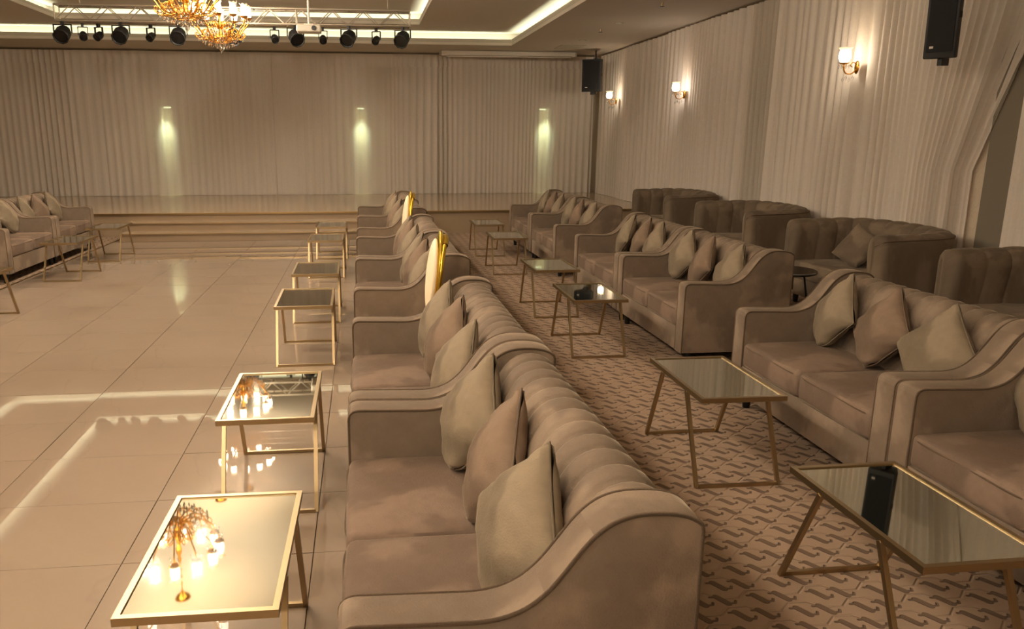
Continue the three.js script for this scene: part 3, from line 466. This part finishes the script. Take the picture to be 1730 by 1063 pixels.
// ---------------------------------------------------------------- speakers, truss and stage lights, projector, screen
{
  const sh = new THREE.Shape(); sh.moveTo(-0.19, 0.17); sh.lineTo(0.19, 0.17); sh.lineTo(0.19, 0.02); sh.lineTo(0.11, -0.2); sh.lineTo(-0.11, -0.2); sh.lineTo(-0.19, 0.02); sh.closePath();   // plan, front at +
  const make = (h, top) => {
    const o = thing('speaker', '', 'speaker');
    const body = new THREE.ExtrudeGeometry(sh, { depth: h - 0.02, bevelEnabled: true, bevelSize: 0.01, bevelThickness: 0.01, bevelSegments: 2 }).rotateX(-Math.PI / 2).scale(1, 1, -1); 
    const b = soft(boxUV(body), 0.5); const idx = b.attributes.position; // mirrored above, so turn the faces round
    for (let i = 0; i < idx.count; i += 3) for (const at of ['position', 'normal', 'uv']) { const a = b.attributes[at], n = a.itemSize; for (let c = 0; c < n; c++) { const t = a.array[(i + 1) * n + c]; a.array[(i + 1) * n + c] = a.array[(i + 2) * n + c]; a.array[(i + 2) * n + c] = t; } }
    b.deleteAttribute('normal'); part('cabinet', toCreasedNormals(b, 0.5), M.black, o);
    part('grille', bx(0.34, h - 0.08, 0.012, 0, h / 2, 0.186), M.grille, o); part('badge', bx(0.05, 0.018, 0.006, -0.1, 0.08, 0.195), M.white, o); part('horn', soft(boxUV(new THREE.CylinderGeometry(0.11, 0.09, 0.02, 28).rotateX(QT).translate(0, h * 0.78, 0.188)), 0.5), M.grille, o);
    part('bracket', merge([bx(0.06, 0.07, 0.3, 0, -0.035, -0.05), bx(0.05, h + 0.1, 0.03, 0, h / 2 - 0.02, -0.225)]), M.black, o); part('hanger', rod([0, h - 0.03, -0.225], [0, top, -0.225], 0.016), M.black, o);
    part('handle', bx(0.012, 0.05, 0.12, 0.195, h * 0.5, 0.07), M.grille, o);
    return o;
  };
  const a = make(0.66, 1.145); tag(a, 'large black loudspeaker hanging before the sconce wall above the tied curtain', 'speaker', 'wall loudspeakers'); a.position.set(4.93, 2.35, -6.36); a.rotation.set(0.06, -QT + 0.62, 0, 'YXZ'); a.scale.set(0.58, 1, 0.58);
  const b = make(0.66, 0.845); tag(b, 'black loudspeaker hanging in the corner above the stage', 'speaker', 'wall loudspeakers'); b.position.set(4.95, 2.64, -16.7); b.rotation.set(0.06, -0.5, 0, 'YXZ');

  const X0 = -4.62, X1 = 0.82, Y0 = 3.42, Y1 = 3.65, DA = 13.1, DB = 13.33;
  const t = thing('lighting_truss', 'long aluminium box truss hanging below the ceiling tray', 'truss');
  for (const y of [Y0, Y1]) for (const d of [DA, DB]) part('chord', rod([X0, y, -d], [X1, y, -d], 0.018), M.alu, t);
  const n = 22, step = (X1 - X0) / n, up = rod([0, Y0, 0], [step, Y1, 0], 0.008, 6), dn = rod([0, Y1, 0], [step, Y0, 0], 0.008, 6);
  for (const d of [DA, DB]) for (let k = 0; k < n; k++) { const o = part('brace', k % 2 ? dn : up, M.alu, t); o.position.set(X0 + k * step, 0, -d); }
  const cross = rod([0, 0, -DA], [0, 0, -DB], 0.008, 6); for (let k = 0; k <= n; k += 2) for (const y of [Y0, Y1]) { const o = part('cross_bar', cross, M.alu, t); o.position.set(X0 + k * step, y, 0); }
  for (const x of [X0, X0 + 1.8, X1 - 1.8, X1]) for (const d of [DA, DB]) part('end_post', rod([x, Y0, -d], [x, Y1, -d], 0.01, 6), M.alu, t);
  for (const x of [X0 + 0.35, -1.9, X1 - 0.35]) part('cable', rod([x, Y1, -13.21], [x, INN.h, -13.21], 0.004, 6), M.alu, t);
  // par lights under the truss
  const lamp = (r, L) => {
    const o = thing('stage_light', '', 'stage light');
    const head = part('head', lathe([[0, -L / 2], [r * 0.5, -L / 2], [r * 0.8, -L * 0.36], [r, -L * 0.1], [r, L * 0.4], [r * 1.04, L * 0.42], [r * 1.04, L / 2], [r * 0.9, L / 2], [r * 0.88, L * 0.4], [0, L * 0.4]], 10).rotateX(QT), M.black, o); head.rotation.x = 0.55; head.position.y = -0.155;
    part('lens', lathe([[0, 0], [r * 0.86, 0], [r * 0.86, 0.006], [0, 0.012]], 20).rotateX(QT).translate(0, 0, L * 0.4), M.blackGloss, head);
    part('yoke', merge([bar([-r * 1.15, -0.155, 0], [-r * 1.15, -0.03, 0], 0.012, 0.03), bar([r * 1.15, -0.155, 0], [r * 1.15, -0.03, 0], 0.012, 0.03), bar([-r * 1.2, -0.03, 0], [r * 1.2, -0.03, 0], 0.012, 0.03)]), M.black, o);
    part('clamp', bx(0.04, 0.05, 0.05, 0, -0.008, 0), M.black, o);
    return o;
  };
  const big = lamp(0.115, 0.25), small = lamp(0.06, 0.15);
  const bigX = [-4.52, -3.66, -2.8, -1.96, -1.0, -0.16, 0.7], smallX = [-4.3, -4.06, -3.27, -1.35, -0.58, 0.28], ords = ['first', 'second', 'third', 'fourth', 'fifth', 'sixth', 'seventh'];
  bigX.slice().reverse().forEach((x, i) => { const lab = `large black stage light under the truss, ${ords[i]} from the sconce wall`; const p = [x, Y0 - 0.036, -DA]; const o = i ? dup(big, p, 0, lab) : big; tag(o, lab, 'stage light', 'large stage lights'); o.position.set(...p); o.rotation.y = (R0() - 0.5) * 0.8; });
  smallX.slice().reverse().forEach((x, i) => { const lab = `small black stage light under the truss, ${ords[i]} from the sconce wall`; const p = [x, Y0 - 0.036, -DB]; const o = i ? dup(small, p, 0, lab) : small; tag(o, lab, 'stage light', 'small stage lights'); o.position.set(...p); o.rotation.y = (R0() - 0.5) * 1.2; });
  // projector on a ceiling pole
  const p = thing('projector', 'white projector hanging on a ceiling pole before the truss', 'projector', [-0.74, 3.2, -12.35]);
  part('body', puff(0.36, 0.1, 0.3, 0.025, 3, 3).translate(0, 0.05, 0), M.white, p); part('lens', rod([0.08, 0.05, 0.14], [0.08, 0.05, 0.17], 0.035, 20).scale(1, 1, 1), M.blackGloss, p);
  part('mount', bx(0.14, 0.02, 0.14, 0, 0.115, 0), M.white, p); part('pole', rod([0, 0.12, 0], [0, INN.h - 3.2, 0], 0.016, 12), M.white, p);
  const sc = thing('projection_screen', 'long white rolled up screen case under the ceiling before the stage curtain', 'screen', [3.2, 3.385, -17.2]);
  part('case', puff(2.95, 0.1, 0.12, 0.03, 3, 4).translate(0, 0.05, 0), M.white, sc); part('slot', bx(2.8, 0.008, 0.02, 0, -0.002, 0.02), M.black, sc); part('weight_bar', rod([-1.38, -0.014, 0.02], [1.38, -0.014, 0.02], 0.012), M.white, sc);
  for (const e of [-1, 1]) part('end_cap', puff(0.05, 0.11, 0.13, 0.02, 2, 2).translate(e * 1.48, 0.05, 0), M.lip, sc);
  // ceiling fittings
  [[4.2, 12.86, 'ceiling downlight', 0.075], [4.25, 15.15, 'ceiling downlight', 0.075]].forEach(([x, d, c, r], i) => { const o = thing('ceiling_downlight', `unlit round ceiling downlight, ${ords[i + 1] === 'second' ? 'farther from' : 'nearer'} the stage`, 'ceiling light', [x, 3.49, -d], 0, 'unlit downlights'); part('ring', lathe([[r * 0.75, -0.004], [r, -0.006], [r * 1.05, 0], [r * 0.75, 0]], 28), M.lip, o); part('glass', lathe([[0, -0.002], [r * 0.75, -0.002]], 24), M.white, o); });
  [[4.12, 13.58, 'beside the downlights'], [4.16, 10.88, 'farther from the stage']].forEach(([x, d, w]) => { const o = thing('ceiling_sprinkler', `small dark sprinkler head in the ceiling ${w}`, 'sprinkler', [x, 3.49, -d], 0, 'sprinklers'); part('stem', rod([0, 0, 0], [0, -0.05, 0], 0.012), M.bronze, o); part('deflector', lathe([[0, -0.055], [0.03, -0.055], [0.03, -0.05], [0, -0.05]], 12), M.black, o); });
}
scene.traverse((o) => { if (o.isMesh) { o.castShadow = true; o.receiveShadow = true; } });
renderer.render(scene, camera);
